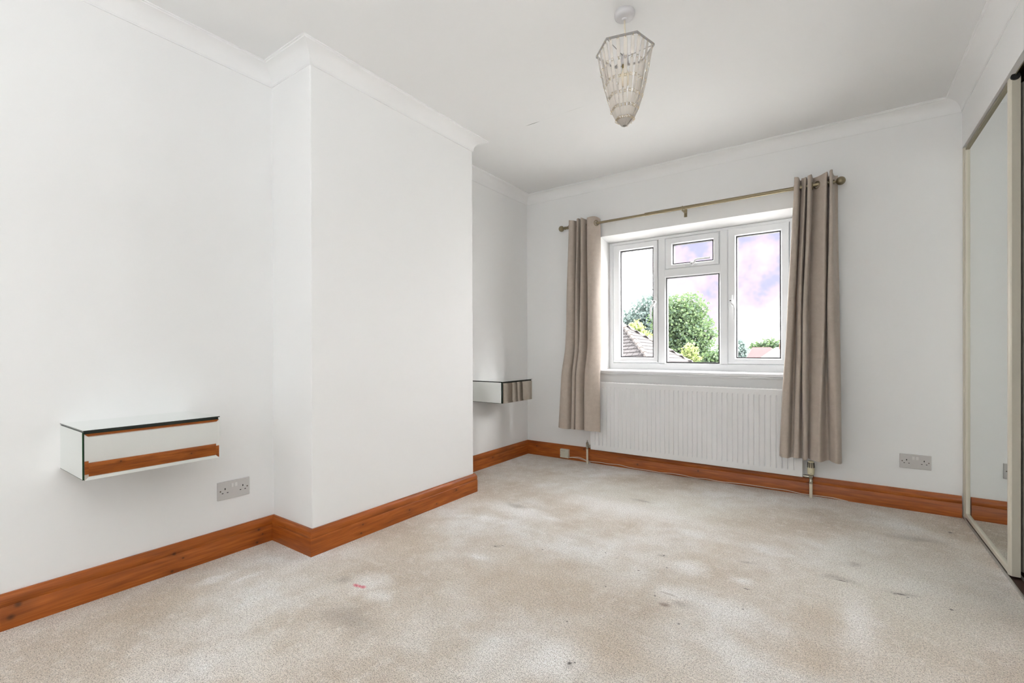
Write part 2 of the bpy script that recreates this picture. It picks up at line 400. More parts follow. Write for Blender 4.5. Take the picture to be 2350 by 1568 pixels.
def pine_mat():
    m = mat('stained_pine', srgb(160, 84, 30), 0.38, spec=0.45)
    n = N(m); p = m.node_tree.nodes['Principled BSDF']
    g = n.new('ShaderNodeNewGeometry').outputs['Position']
    gs = n.vmath('MULTIPLY', g, (2.2, 2.2, 38)).outputs[0]
    f = n.noise(gs, 1.6, 2, 0.6); f2 = n.noise(n.vmath('MULTIPLY', g, (14, 14, 260)).outputs[0], 1.0, 0)
    fac = n.math('ADD', n.math('MULTIPLY', f, 0.75), n.math('MULTIPLY', f2, 0.25))
    col = n.ramp(fac, [(0.30, srgb(138, 68, 17)), (0.52, srgb(166, 86, 26)), (0.72, srgb(188, 106, 42))])
    kn = [(0, -3.319, .076), (0, -3.337, .040), (0, -2.848, .084), (0, -2.857, .012), (0, -2.815, .055), (0, -2.487, .075), (0, -2.468, .048), (0, -2.496, .014),
          (D, -2.129, .064), (D, -2.14, .022), (D, -1.808, .048), (D, -1.588, .024), (D, -1.408, .063), (0, -0.565, .068),
          (0.114, 0, .081), (0.593, 0, .108), (1.068, 0, .043), (1.534, 0, .06), (0.14, YN, .095), (2.97, -1.9, .05), (2.97, -2.4, .08)]
    sz = [1.4, 1.5, 1.0, .9, .7, .9, .6, .9, .75, .9, .8, .6, .9, 1.1, 1, 1.1, 1.2, 1.0, .5, .8, .8]
    halo, core = [], []
    for (x, y, z), s in zip(kn, [q * 1.3 for q in sz]):
        rx = (0.03, 0.05) if (x in (0, D, 2.97)) else (0.05, 0.03)
        halo.append(n.blob(g, (x, y, z), (rx[0] * s + .02, rx[1] * s, .018 * s), 1.0))
        rc = (0.04, 0.0095 * s) if (x in (0, D, 2.97)) else (0.0095 * s, 0.04)
        core.append(n.blob(g, (x, y, z), (rc[0], rc[1], .0085 * s), 0.75))
    col = n.mixc(n.math('MULTIPLY', n.maxall(halo), 0.55), col, srgb(92, 40, 14))
    col = n.mixc(n.math('MULTIPLY', n.maxall(core), 0.9), col, srgb(38, 18, 10))
    sc = n.noise(n.vmath('MULTIPLY', g, (30, 30, 90)).outputs[0], 1.0, 3, 0.7)
    sc = n.ramp(sc, [(0.74, (0, 0, 0, 1)), (0.80, (1, 1, 1, 1))])
    col = n.mixc(n.math('MULTIPLY', sc, 0.35), col, srgb(205, 160, 125))
    n.L.new(col, p.inputs['Base Color'])
    return m
m_pine = pine_mat()

# ------------------------------------------------------------------ the room shell
struct('floor', boxes((-0.1, 3.62, YB - .1, 0.28, -0.1, 0.0)), m_carpet, 'worn beige bedroom carpet with pale and dark stains')
struct('ceiling', boxes((-0.1, 3.62, YB - .1, 0.28, H, H + 0.12)), m_ceil, 'white ceiling with a short hairline crack')
struct('wall_left', boxes((-0.12, 0, YB - .1, 0.28, 0, H)), m_wall, 'white left wall behind the two alcoves')
struct('wall_chimney_breast', bbox(-0.02, D, YN, YF, -0.01, H + .01, 0.006, 2), m_wall, 'white chimney breast standing out from the left wall')
# window wall with a splayed reveal
RX0, RX1, RZ0, RZ1 = 0.743, 2.160, 0.770, 1.924
bm = boxes((-0.12, RX0, 0, 0.28, 0, H), (RX1, 3.62, 0, 0.28, 0, H), (RX0, RX1, 0, 0.28, 0, RZ0))
prism(bm, [(0, RZ1), (0, H), (0.28, H), (0.28, 1.892)], 0, RX0, RX1)
struct('wall_window', bm, m_wall, 'white wall holding the window')
# right wall: fascia above the wardrobe, pier beyond it
WY = -1.36
bm = boxes((W, W + 0.022, WY, 0, 2.113, H), (W, 3.10, YB - .1, WY, 0, H), (3.10, 3.62, WY - .1, WY, 0, H), (3.60, 3.72, WY - .1, 0.28, 0, H))
struct('wall_right', bm, m_wall, 'white fascia and pier around the wardrobe')
struct('wall_back', boxes((-0.12, 3.72, YB - .1, YB, 0, H)), m_wall, 'plain white rear wall')
struct('rear_fill_frame', boxes((0.34, 2.56, YB, YB + .03, .74, .80), (0.34, 2.56, YB, YB + .03, 2.20, 2.26), (0.34, 0.40, YB, YB + .03, .80, 2.20), (2.50, 2.56, YB, YB + .03, .80, 2.20)), m_upvc, 'made-up white window frame round the rear fill light')  # invented window frame, set on the plain wall round the fill light

# path of the room's inner outline with inward normals
PATH = [((0, YB), (0, YN), (1, 0)), ((0, YN), (D, YN), (0, -1)), ((D, YN), (D, YF), (1, 0)), ((D, YF), (0, YF), (0, 1)),
        ((0, YF), (0, 0), (1, 0)), ((0, 0), (W, 0), (0, -1)), ((W, 0), (W, YB), (-1, 0)), ((W, YB), (0, YB), (0, 1))]
def miter(i, end):
    """offset vector per unit of distance at start/end of run i"""
    j = (i + 1) % 8 if end else (i - 1) % 8
    a = Vector(PATH[i][2]); b = Vector(PATH[j][2])
    return (a + b) / (1 + a.dot(b))
def run(i, prof, p0=None, p1=None, square=(False, False)):
    a, b, nrm = PATH[i]
    a = Vector(p0 or a); b = Vector(p1 or b)
    ma = Vector(nrm) if square[0] else miter(i, False); mb = Vector(nrm) if square[1] else miter(i, True)
    bm = bmesh.new()
    A = [bm.verts.new((a.x + ma.x * d, a.y + ma.y * d, z)) for d, z in prof]
    B = [bm.verts.new((b.x + mb.x * d, b.y + mb.y * d, z)) for d, z in prof]
    k = len(prof)
    for q in range(k): bm.faces.new((A[q], A[(q + 1) % k], B[(q + 1) % k], B[q]))
    bm.faces.new(A[::-1]); bm.faces.new(B)
    return bm
# concave plaster cove
cov = [(-.002, H + .002), (-.002, H - .077), (.004, H - .077), (.0045, H - .071)]
for k in range(9):
    a = PI / 2 * k / 8
    cov.append((.0055 + .066 * (1 - math.cos(a)) , H - .071 + .0625 * math.sin(a)))
cov += [(.0735, H - .0055), (.081, H - .005), (.081, H + .002)]
CN = ['left wall near alcove', 'chimney breast near side', 'chimney breast front', 'chimney breast far side', 'left wall far alcove', 'window wall', 'wardrobe fascia', 'rear wall']
for i in range(8):
    o = struct('trim_%d' % (i + 1), run(i, cov), m_trim, 'white plaster cove cornice along the ' + CN[i], smooth=True, auto=28)
# stained skirting boards
sk = [(-.001, 0), (.020, 0), (.020, .080), (.0192, .0812), (.0176, .0820), (.0178, .0845), (.0188, .0870), (.0190, .099), (.0172, .108), (.0135, .1155), (.0105, .1195), (.0095, .1238), (-.001, .1238)]
SN = ['left', 'chimney_near', 'chimney_front', 'chimney_far', 'alcove', 'window', 'right', 'back']
for i in range(8):
    kw = {}
    if i == 5: kw = dict(p1=(W - 0.003, 0), square=(False, True))
    if i == 6: kw = dict(p0=(W, WY), square=(True, False))
    prof_ = [(d_, z_ * .82) for d_, z_ in sk] if i == 6 else sk
    struct('baseboard_' + SN[i], run(i, prof_, **kw), m_pine, 'orange stained pine skirting along the ' + CN[i].replace('wardrobe fascia', 'right hand pier'), smooth=True, auto=35)

# ------------------------------------------------------------------ the window
YW = 0.185                     # room-side face of the outer frame
FX0, FX1, FZ0, FZ1 = 0.745, 2.158, 0.800, 1.900
def bar_ring(x0, x1, z0, z1, t, y0, y1, bev=0.004, ts=None):
    """mitred rectangular frame, bevelled towards the room"""
    l, r, b, u = ts or (t, t, t, t)
    bm = bmesh.new()
    O = [(x0, z0), (x1, z0), (x1, z1), (x0, z1)]; I = [(x0 + l, z0 + b), (x1 - r, z0 + b), (x1 - r, z1 - u), (x0 + l, z1 - u)]
    s = bev
    I2 = [(x0 + l - s, z0 + b - s), (x1 - r + s, z0 + b - s), (x1 - r + s, z1 - u + s), (x0 + l - s, z1 - u + s)]
    O2 = [(x0 + s * .4, z0 + s * .4), (x1 - s * .4, z0 + s * .4), (x1 - s * .4, z1 - s * .4), (x0 + s * .4, z1 - s * .4)]
    L = [[bm.verts.new((p[0], y, p[1])) for p in P] for P, y in ((O, y1), (O, y0 + s * .4), (O2, y0), (I2, y0), (I, y0 + s * 2.2), (I, y1))]
    for a in range(6):
        A, B = L[a], L[(a + 1) % 6]
        for k in range(4): bm.faces.new((A[k], A[(k + 1) % 4], B[(k + 1) % 4], B[k]))
    return bm
win = struct('window_1', bar_ring(FX0, FX1, FZ0, FZ1, 0.04, YW, YW + .07, .006, ts=(.037, .052, .06, .028)), m_upvc, 'white plastic three light window with a small top vent')
def mull(x0, x1, z0, z1, vert=True):
    bm = bmesh.new(); s = .009
    if vert: prism(bm, [(x0, YW + .07), (x0, YW + s), (x0 + s, YW), (x1 - s, YW), (x1, YW + s), (x1, YW + .07)], 2, z0, z1)
    else: prism(bm, [(YW + .07, z0), (YW + s, z0), (YW, z0 + s), (YW, z1 - s), (YW + s, z1), (YW + .07, z1)], 0, x0, x1)
    return bm
obj('mullion', mull(1.170, 1.236, FZ0 + .05, FZ1 - .02), m_upvc, win)
obj('mullion', mull(1.643, 1.707, FZ0 + .05, FZ1 - .02), m_upvc, win)
obj('transom', mull(1.228, 1.651, 1.556, 1.630, False), m_upvc, win)
def gasket_pane(par, x0, x1, z0, z1):
    bm = bar_ring(x0 - .001, x1 + .001, z0 - .001, z1 + .001, .008, YW + .009, YW + .045, .0005)
    obj('gasket', bm, m_seal, par)
    p = obj('pane', boxes((x0 + .002, x1 - .002, YW + .028, YW + .034, z0 + .002, z1 - .002)), m_glass, par)
def sash(x0, x1, z0, z1, gx0, gx1, gz0, gz1):
    o = obj('sash', bar_ring(x0, x1, z0, z1, 0, YW - .008, YW + .05, .007, ts=(gx0 - x0, x1 - gx1, gz0 - z0, z1 - gz1)), m_upvc, win)
    gasket_pane(o, gx0, gx1, gz0, gz1)
    return o
s1 = sash(.784, 1.168, .862, 1.873, .844, 1.131, .902, 1.823)
s2 = sash(1.238, 1.641, 1.628, 1.872, 1.290, 1.600, 1.661, 1.823)
s3 = sash(1.709, 2.106, .858, 1.877, 1.761, 2.055, .901, 1.823)
gasket_pane(win, 1.236, 1.642, .860, 1.557)
def handle(par, x, z, kind):
    """espagnolette handle: back plate, lock boss, cranked lever"""
    y = YW - .008
    if kind == 'vert_l' or kind == 'vert_r':
        s = -1 if kind == 'vert_l' else 1
        h = obj('handle', bbox(x - .011, x + .011, y - .010, y + .001, z - .055, z + .035, .004), m_upvc, par)
        bm = bmesh.new(); lathe(bm, [(.0, -.030), (.013, -.030), (.015, -.026), (.015, -.008), (.013, -.006)], (x, y, z - .012), axis=1, n=16)
        tube(bm, [(x, y - .022, z - .014), (x + s * .006, y - .026, z - .030), (x + s * .022, y - .030, z - .045), (x + s * .027, y - .030, z - .065), (x + s * .028, y - .030, z - .150)],
             [.010, .0095, .008, .0075, .007], 10)
        obj('lever', bm, m_upvc, h, smooth=True, auto=40)
        bm = bmesh.new(); lathe(bm, [(0, -.0315), (.0055, -.0315), (.0055, -.029)], (x, y, z - .012), axis=1, n=12)
        obj('keyhole', bm, m_seal, h)
    else:
        h = obj('handle', bbox(x - .055, x + .035, y - .010, y + .001, z - .010, z + .010, .004), m_upvc, par)
        bm = bmesh.new(); lathe(bm, [(.0, -.030), (.013, -.030), (.015, -.026), (.015, -.008), (.013, -.006)], (x, y, z), axis=1, n=16)
        tube(bm, [(x, y - .022, z), (x + .016, y - .026, z + .004), (x + .026, y - .030, z + .024), (x + .045, y - .030, z + .030), (x + .135, y - .030, z + .030)], [.010, .0095, .008, .0075, .007], 10)
        obj('lever', bm, m_upvc, h, smooth=True, auto=40)
        bm = bmesh.new(); lathe(bm, [(0, -.0315), (.0055, -.0315), (.0055, -.029)], (x, y, z), axis=1, n=12)
        obj('keyhole', bm, m_seal, h)
handle(s1, 1.150, 1.372, 'vert_l'); handle(s3, 1.728, 1.345, 'vert_r'); handle(s2, 1.449, 1.645, 'horiz')
# sill board
bm = bmesh.new(); prism(bm, [(-.022, .772), (-.026, .777), (-.026, .788), (-.022, .794), (.20, .803), (.20, .765), (-.022, .765)], 0, RX0 - .005, RX1 + .005)
struct('trim_9', bm, m_upvc, 'white window sill board above the radiator')

# ------------------------------------------------------------------ radiator
rad = thing('radiator', 'long white ribbed panel radiator under the window', 'radiator', (1.44, -.06, 0))
QX0, QX1, QZ0, QZ1, QY = 0.682, 2.203, 0.128, 0.700, -0.085
bm = bmesh.new(); nf = 44; pitch = (QX1 - QX0 - .03) / nf
xs = [(QX0, .012), (QX0 + .004, .001), (QX0 + .015, 0)]
for k in range(nf):
    x = QX0 + .015 + k * pitch
    if k: xs += [(x - .0045, 0), (x - .0015, .005), (x + .0015, .005), (x + .0045, 0)]
xs += [(QX1 - .015, 0), (QX1 - .004, .001), (QX1, .012)]
lev = [(QZ0, .012, 0), (QZ0 + .004, .001, 0), (QZ0 + .040, 0, 0), (QZ0 + .052, 0, 1), (QZ1 - .050, 0, 1), (QZ1 - .040, 0, 0), (QZ1 - .006, 0, 0), (QZ1, .008, 0)]
grid = []
for z, off, rib in lev:
    grid.append([bm.verts.new((x, QY + max(off, (d if rib or i < 3 or i >= len(xs) - 3 else 0)), z)) for i, (x, d) in enumerate(xs)])
for a in range(len(grid) - 1):
    for b in range(len(xs) - 1): bm.faces.new((grid[a][b], grid[a][b + 1], grid[a + 1][b + 1], grid[a + 1][b]))
obj('front_panel', bm, m_rad, rad)
obj('back_panel', bbox(QX0 + .004, QX1 - .004, -.045, -.032, QZ0 + .004, QZ1 - .012, .002), m_rad, rad)
obj('end_panel', bbox(QX0, QX0 + .006, QY + .011, -.034, QZ0 + .002, QZ1 - .004, .001), m_rad, rad)
obj('end_panel', bbox(QX1 - .006, QX1, QY + .011, -.034, QZ0 + .002, QZ1 - .004, .001), m_rad, rad)
bs = [(QX0, QX1, QY + .006, QY + .012, QZ1 - .012, QZ1 + .001), (QX0, QX1, -.040, -.034, QZ1 - .012, QZ1 + .001)]
for k in range(60):
    x = QX0 + .004 + k * (QX1 - QX0 - .012) / 59
    bs.append((x, x + .006, QY + .010, -.036, QZ1 - .008, QZ1))
obj('top_grille', boxes(*bs), m_rad, rad)
obj('bottom_edge', bbox(QX0 + .002, QX1 - .002, QY + .010, -.034, QZ0, QZ0 + .004, .001), m_rad, rad)
for x in (0.9, 2.0): obj('bracket', boxes((x, x + .03, -.034, .0, .3, .6)), m_rad, rad)
# thermostat valve, right
vx, vy = 2.246, -.062
bm = bmesh.new(); tube(bm, [(vx, vy, -.004), (vx, vy, .100)], .0095, 14); obj('pipe', bm, m_pipe, rad, smooth=True, auto=40)
bm = bmesh.new(); lathe(bm, [(.0105, .090), (.0125, .095), (.0125, .108), (.0105, .112), (.0105, .128), (.014, .131), (.0155, .140), (.0155, .146), (.012, .150)], (vx, vy, 0), n=18)
tube(bm, [(QX1 - .02, vy, .135), (QX1 + .008, vy, .135), (QX1 + .009, vy, .135), (vx, vy, .135)], [.008, .008, .011, .011], 12)
obj('valve_body', bm, m_chrome, rad, smooth=True, auto=40)
bm = bmesh.new(); lathe(bm, [(.014, .150), (.0185, .153), (.0200, .165), (.0205, .185), (.0190, .205), (.0165, .232), (.0155, .237), (.012, .239)], (vx, vy, 0), n=24)
th = obj('thermostat_head', bm, m_trv, rad, smooth=True, auto=40)
for k in range(12):
    a = 2 * PI * k / 12 + .13
    c, s = math.cos(a), math.sin(a)
    bm = bmesh.new(); tube(bm, [(vx + c * .0196, vy + s * .0196, .196), (vx + c * .0174, vy + s * .0174, .229)], .0022, 6)
    obj('vent_slot', bm, m_hole, th)
obj('marking', boxes((vx - .002, vx + .004, vy - .0212, vy - .0195, .160, .1612)), m_hole, th)
# lockshield valve, left
lx = 0.645
bm = bmesh.new(); tube(bm, [(lx, vy, -.004), (lx, vy, .128)], .0085, 14); obj('pipe', bm, m_pipe, rad, smooth=True, auto=40)
bm = bmesh.new(); lathe(bm, [(.0095, .126), (.0115, .130), (.0115, .142), (.0095, .145), (.0095, .165), (.0100, .170), (.0085, .182), (.0035, .186), (.0030, .198), (.001, .200)], (lx, vy, 0), n=16)
tube(bm, [(lx, vy, .152), (QX0 - .012, vy, .152), (QX0 - .011, vy, .152), (QX0 + .02, vy, .152)], [.0095, .0095, .012, .012], 12)
obj('valve_body', bm, m_chrome, rad, smooth=True, auto=40)

# ------------------------------------------------------------------ curtain pole and curtains
PZ, PY = 2.021, -0.09
pole = thing('curtain_pole', 'brushed nickel telescopic curtain pole with ball finials above the window', 'curtain pole', (1.4, PY, PZ))
bm = bmesh.new(); tube(bm, [(.44, PY, PZ), (1.30, PY, PZ)], .0095, 16); obj('inner_tube', bm, m_rod, pole, smooth=True, auto=40)
bm = bmesh.new(); tube(bm, [(1.158, PY, PZ + .0015), (2.375, PY, PZ + .0035)], .0125, 16); obj('outer_tube', bm, m_rod, pole, smooth=True, auto=40)
def finial(x, s, r):
    bm = bmesh.new()
    pr = [(.009, .0), (.013, .001), (.013, .010), (.010, .012), (.010, .020), (.014, .022), (.014, .030), (.007, .033), (.007, .040)]
    cz = .040 + r * .9
    for k in range(14):
        a = -PI / 2 + .28 + (PI - .28) * k / 13
        pr.append((r * math.cos(a), cz + r * math.sin(a)))
    lathe(bm, [(q[0], s * q[1]) for q in pr], (x, PY, PZ + .002), axis=0, n=24)
    obj('finial', bm, m_rod, pole, smooth=True, auto=50)
finial(.480, -1, .025); finial(2.343, 1, .026)
bx = 1.443
bm = boxes((bx - .011, bx + .011, -.004, 0, PZ - .045, PZ + .018))
box(bm, bx - .007, bx + .007, PY, -.003, PZ - .018, PZ - .013)
torus(bm, (bx, PY, PZ + .001), .0145, .003, 'x', 20, 8)
obj('bracket', bm, m_rod, pole)
for bx2 in (.500, 2.33):
    bm = boxes((bx2 - .011, bx2 + .011, -.004, 0, PZ - .03, PZ + .018)); box(bm, bx2 - .006, bx2 + .006, PY, -.003, PZ - .018, PZ - .013)
    torus(bm, (bx2, PY, PZ), .0145, .003, 'x', 20, 8); obj('bracket', bm, m_rod, pole)

def catmull(P, n):
    out = []
    Q = [P[0]] + list(P) + [P[-1]]
    for i in range(1, len(Q) - 2):
        for k in range(n):
            t = k / n; t2, t3 = t * t, t * t * t
            out.append(tuple(0.5 * (2 * Q[i][a] + (Q[i + 1][a] - Q[i - 1][a]) * t + (2 * Q[i - 1][a] - 5 * Q[i][a] + 4 * Q[i + 1][a] - Q[i + 2][a]) * t2
                                    + (3 * Q[i][a] - Q[i - 1][a] - 3 * Q[i + 1][a] + Q[i + 2][a]) * t3) for a in (0, 1)))
    out.append(tuple(P[-1][:2]))
    return out
def curtain(name, label, top, mid, bot, z0, z1, wave, sub=7, seed=1):
    """folded sheet through control polylines at the head, the middle and the hem"""
    rnd = random.Random(seed)
    T, M_, B = catmull(top, sub), catmull(mid, sub), catmull(bot, sub)
    n = len(T); rows = 44
    bm = bmesh.new(); G = []
    for r in range(rows + 1):
        v = r / rows
        row = []
        for i in range(n):
            t, m_, b = T[i], M_[i], B[i]
            if v < .5:
                w = v / .5; w = w * w * (3 - 2 * w) * .4 + w * .6; x = t[0] + (m_[0] - t[0]) * w; y = t[1] + (m_[1] - t[1]) * w
            else:
                w = (v - .5) / .5; x = m_[0] + (b[0] - m_[0]) * w; y = m_[1] + (b[1] - m_[1]) * w
            u = i / (n - 1)
            z = z1 - (z1 - z0) * v + (wave(u) if False else 0)
            z += (1 - v) * .006 * math.sin(u * 37) + v * .004 * math.sin(u * 23 + 1)
            y += .004 * math.sin(u * 25 + v * 5 + seed) * min(1, v * 3)
            x += .003 * math.sin(u * 19 + v * 7 + seed * 2) * min(1, v * 3)
            q_ = max(0.0, min(1.0, (1.02 - z) / .30)); y -= .050 * q_ * q_ * (3 - 2 * q_)
            row.append(bm.verts.new((x, y, z)))
        G.append(row)
    for r in range(rows):
        for i in range(n - 1): bm.faces.new((G[r][i], G[r][i + 1], G[r + 1][i + 1], G[r + 1][i]))
    # real cloth thickness: offset copy joined along the border
    bm.normal_update()
    G2 = [[bm.verts.new(v.co + v.normal * .0028) for v in row] for row in G]
    for r in range(rows):
        for i in range(n - 1): bm.faces.new((G2[r][i + 1], G2[r][i], G2[r + 1][i], G2[r + 1][i + 1]))
    for i in range(n - 1):
        bm.faces.new((G[0][i + 1], G[0][i], G2[0][i], G2[0][i + 1])); bm.faces.new((G[rows][i], G[rows][i + 1], G2[rows][i + 1], G2[rows][i]))
    for r in range(rows):
        bm.faces.new((G[r][0], G[r + 1][0], G2[r + 1][0], G2[r][0])); bm.faces.new((G[r + 1][-1], G[r][-1], G2[r][-1], G2[r + 1][-1]))
    o = obj(name, bm, m_curtain, smooth=True, auto=70)
    tag(o, label, 'curtain', 'curtains at the window')
    # metal eyelets where the cloth crosses the pole
    for i in range(n - 1):
        if (T[i][1] - PY) * (T[i + 1][1] - PY) < 0:
            f = (PY - T[i][1]) / (T[i + 1][1] - T[i][1]); x = T[i][0] + (T[i + 1][0] - T[i][0]) * f
            d = Vector((T[i + 1][0] - T[i][0], T[i + 1][1] - T[i][1], 0)).normalized(); nn = Vector((-d.y, d.x, 0))
            bm = bmesh.new(); torus(bm, (x, PY, PZ), .022, .0042, (d, Vector((0, 0, 1)), nn), 20, 8)
            obj('eyelet', bm, m_rod, o, smooth=True)
    return o
fr, bk = -.138, -.048
Ltop = [(.505, bk + .012), (.500, -.10), (.520, fr), (.556, fr + .004), (.566, -.09), (.568, bk), (.580, bk), (.583, -.09), (.586, fr + .006), (.600, fr), (.606, -.09), (.610, bk), (.620, bk), (.622, -.09), (.626, fr), (.645, fr - .004), (.660, -.09), (.664, bk),
        (.675, bk), (.678, -.10), (.684, fr), (.712, fr - .003), (.735, -.112), (.752, -.075), (.760, -.045), (.758, -.030)]
Lmid = [(.470, -.075), (.475, -.11), (.500, fr - .004), (.540, fr), (.556, -.09), (.558, bk), (.566, bk), (.568, -.09), (.571, fr + .008), (.592, fr), (.600, -.09), (.604, bk), (.612, bk), (.614, -.09), (.618, fr), (.640, fr - .006), (.662, -.09), (.668, bk),
        (.676, bk), (.680, -.10), (.690, fr - .004), (.725, fr - .006), (.752, -.118), (.768, -.085), (.775, -.055), (.772, -.040)]
Lbot = [(.418, -.085), (.424, -.115), (.455, fr - .006), (.520, fr - .004), (.540, -.09), (.542, -.06), (.548, -.06), (.550, -.09), (.553, fr), (.580, fr), (.586, -.10), (.588, -.07), (.592, -.07), (.594, -.10), (.598, fr - .012), (.632, fr - .010), (.655, -.10), (.660, -.075),
        (.668, -.09), (.674, -.115), (.690, fr - .016), (.735, fr - .02), (.775, -.140), (.800, -.12), (.808, -.108), (.806, -.100)]
curtain('curtain', 'taupe eyelet curtain on the alcove side of the window', Ltop, Lmid, Lbot, .302, 2.070, None, 6, 1)
Rtop = [(2.160, -.03), (2.158, -.08), (2.162, fr), (2.184, fr - .004), (2.188, -.09), (2.189, bk), (2.194, bk), (2.198, -.09), (2.206, fr + .03), (2.222, fr + .012), (2.226, -.09), (2.227, bk), (2.229, bk), (2.231, -.09), (2.234, fr), (2.252, fr), (2.256, -.10),
        (2.259, bk - .01), (2.275, -.082), (2.305, -.112), (2.334, fr + .008), (2.340, -.09), (2.342, bk), (2.345, bk), (2.348, -.10), (2.350, fr - .006), (2.364, fr - .004), (2.366, -.09), (2.374, bk), (2.392, -.035)]
Rmid = [(2.112, -.06), (2.112, -.10), (2.120, fr), (2.152, fr - .004), (2.160, -.09), (2.162, bk), (2.168, bk), (2.170, -.09), (2.176, fr + .02), (2.192, fr + .006), (2.198, -.09), (2.200, bk), (2.203, bk), (2.205, -.09), (2.208, fr - .004), (2.228, fr - .004), (2.233, -.10),
        (2.237, -.07), (2.252, -.095), (2.285, -.118), (2.318, fr + .006), (2.327, -.09), (2.330, bk), (2.335, bk), (2.338, -.10), (2.342, fr - .006), (2.370, fr - .008), (2.385, -.115), (2.394, -.08), (2.398, -.05)]
Rbot = [(2.078, -.110), (2.080, -.125), (2.092, fr - .012), (2.122, fr - .012), (2.130, -.115), (2.136, -.09), (2.148, -.09), (2.152, -.11), (2.158, fr - .004), (2.186, fr - .006), (2.194, -.115), (2.198, -.095), (2.203, -.095), (2.205, -.11), (2.209, fr - .012), (2.226, fr - .012), (2.231, -.12),
        (2.236, -.10), (2.250, -.125), (2.282, fr - .004), (2.300, fr - .01), (2.315, -.118), (2.325, -.095), (2.338, -.085), (2.345, -.095), (2.352, -.115), (2.378, fr - .014), (2.400, fr - .004), (2.412, -.11), (2.414, -.085)]
curtain('curtain', 'taupe eyelet curtain on the wardrobe side of the window', Rtop, Rmid, Rbot, .268, 2.080, None, 6, 2)

# ------------------------------------------------------------------ double sockets
def socket(label, axis, a, z):
    """a = centre along the wall; axis 'x' wall plane X=0 (normal +X) or 'y' wall plane Y=0 (normal -Y)"""
    t = thing('double_socket', label, 'socket', (0, a, z) if axis == 'x' else (a, 0, z), 'double wall sockets')
    def P(u, d, w):  # u along the wall to the viewer's right, d out of the wall, w up
        return (d, a + u, z + w) if axis == 'x' else (a + u, -d, z + w)
    def bb(u0, u1, d0, d1, w0, w1, bev=0):
        p, q = P(u0, d0, w0), P(u1, d1, w1)
        lo = [min(p[i], q[i]) for i in range(3)]; hi = [max(p[i], q[i]) for i in range(3)]
        return bbox(lo[0], hi[0], lo[1], hi[1], lo[2], hi[2], bev) if bev else boxes((lo[0], hi[0], lo[1], hi[1], lo[2], hi[2]))
    obj('face_plate', bb(-.0725, .0725, -.001, .0085, -.0425, .0425, .0025), m_plast, t)
    for s in (-1, 1):
        c = s * .040
        obj('switch', bb(s * .0085 - .0058, s * .0085 + .0058, .007, .0112, .011, .030, .0012), m_switch, t)
        obj('earth_slot', bb(c - .0022, c + .0022, .0083, .0088, .004, .0125), m_hole, t)
        for q in (-1, 1): obj('pin_slot', bb(c + q * .011 - .0034, c + q * .011 + .0034, .0083, .0088, -.0125, -.0090), m_hole, t)
        bm = bmesh.new(); ctr = P(s * .0605, .0083, .0)
        lathe(bm, [(.0034, 0), (.0034, .0008), (.001, .0010)], ctr, axis=0 if axis == 'x' else 1, n=12)
        if axis == 'y':
            for v in bm.verts: v.co.y = ctr[1] - (v.co.y - ctr[1])
        obj('screw', bm, m_screw, t)
socket('white double socket on the left wall below the mirrored box', 'x', -2.597, .305)
socket('white double socket on the window wall near the wardrobe', 'y', 2.769, .292)

# ------------------------------------------------------------------ mirrored wall boxes
def mirror_box(label, y0, y1, z0, z1, depth=.30):
    t = thing('mirrored_wall_box', label, 'floating drawer', (0, (y0 + y1) / 2, z0), 'mirrored floating drawers')
    g = .003
    obj('carcass', boxes((0, depth - .007, y0 + g, y1 - g, z0 + .003, z1 - .005)), m_edge, t)
    def panel(verts, nrm, name, m=m_mirror, bev=.012, dep=.0022, th=.004, edge=None):
        """mirror plate with a ground border: verts = 4 corners of the back edge"""
        nrm = Vector(nrm); V = [Vector(v) for v in verts]
        u = (V[1] - V[0]).normalized(); w = (V[3] - V[0]).normalized()
        sg = [(1, 1), (-1, 1), (-1, -1), (1, -1)]
        bm = bmesh.new()
        B = [bm.verts.new(v) for v in V]
        E_ = [bm.verts.new(v + nrm * (th - dep)) for v in V]
        I_ = [bm.verts.new(v + nrm * th + (u * s_[0] + w * s_[1]) * bev) for v, s_ in zip(V, sg)]
        bm.faces.new(B[::-1]); bm.faces.new(I_)
        for k in range(4):
            j = (k + 1) % 4
            f = bm.faces.new((B[k], B[j], E_[j], E_[k])); f.material_index = 1
            bm.faces.new((E_[k], E_[j], I_[j], I_[k]))
        o = obj(name, bm, m, t); o.data.materials.append(edge or m_gedge)
        return o
    # top plate overhangs a little, sides and drawer front sit below it; the silvered border tilts the picture
    panel([(0, y0, z1 - .004), (depth, y0, z1 - .004), (depth, y1, z1 - .004), (0, y1, z1 - .004)], (0, 0, 1), 'top_mirror', bev=.010, dep=.0005, edge=m_edge)
    panel([(0, y0 + g, z0 + .001), (depth - .014, y0 + g, z0 + .001), (depth - .014, y0 + g, z1 - .008), (0, y0 + g, z1 - .008)], (0, -1, 0), 'side_mirror', bev=.008, dep=.0003, th=.003)
    panel([(depth - .014, y1 - g, z0 + .001), (0, y1 - g, z0 + .001), (0, y1 - g, z1 - .008), (depth - .014, y1 - g, z1 - .008)], (0, 1, 0), 'side_mirror', bev=.008, dep=.0003, th=.003)
    panel([(0, y1, z0 + .002), (depth - .01, y1, z0 + .002), (depth - .01, y0, z0 + .002), (0, y0, z0 + .002)], (0, 0, -1), 'base_panel', m_edge, bev=.004, dep=.0004, th=.002)
    panel([(depth - .006, y0 + .003, z0), (depth - .006, y1 - .003, z0), (depth - .006, y1 - .003, z1 - .013), (depth - .006, y0 + .003, z1 - .013)], (1, 0, 0), 'drawer_front', bev=.011, dep=-.00062, th=.005, edge=m_edge)
    return t
mirror_box('mirrored floating drawer on the wall above the left socket', -3.205, -2.781, .530, .7005)
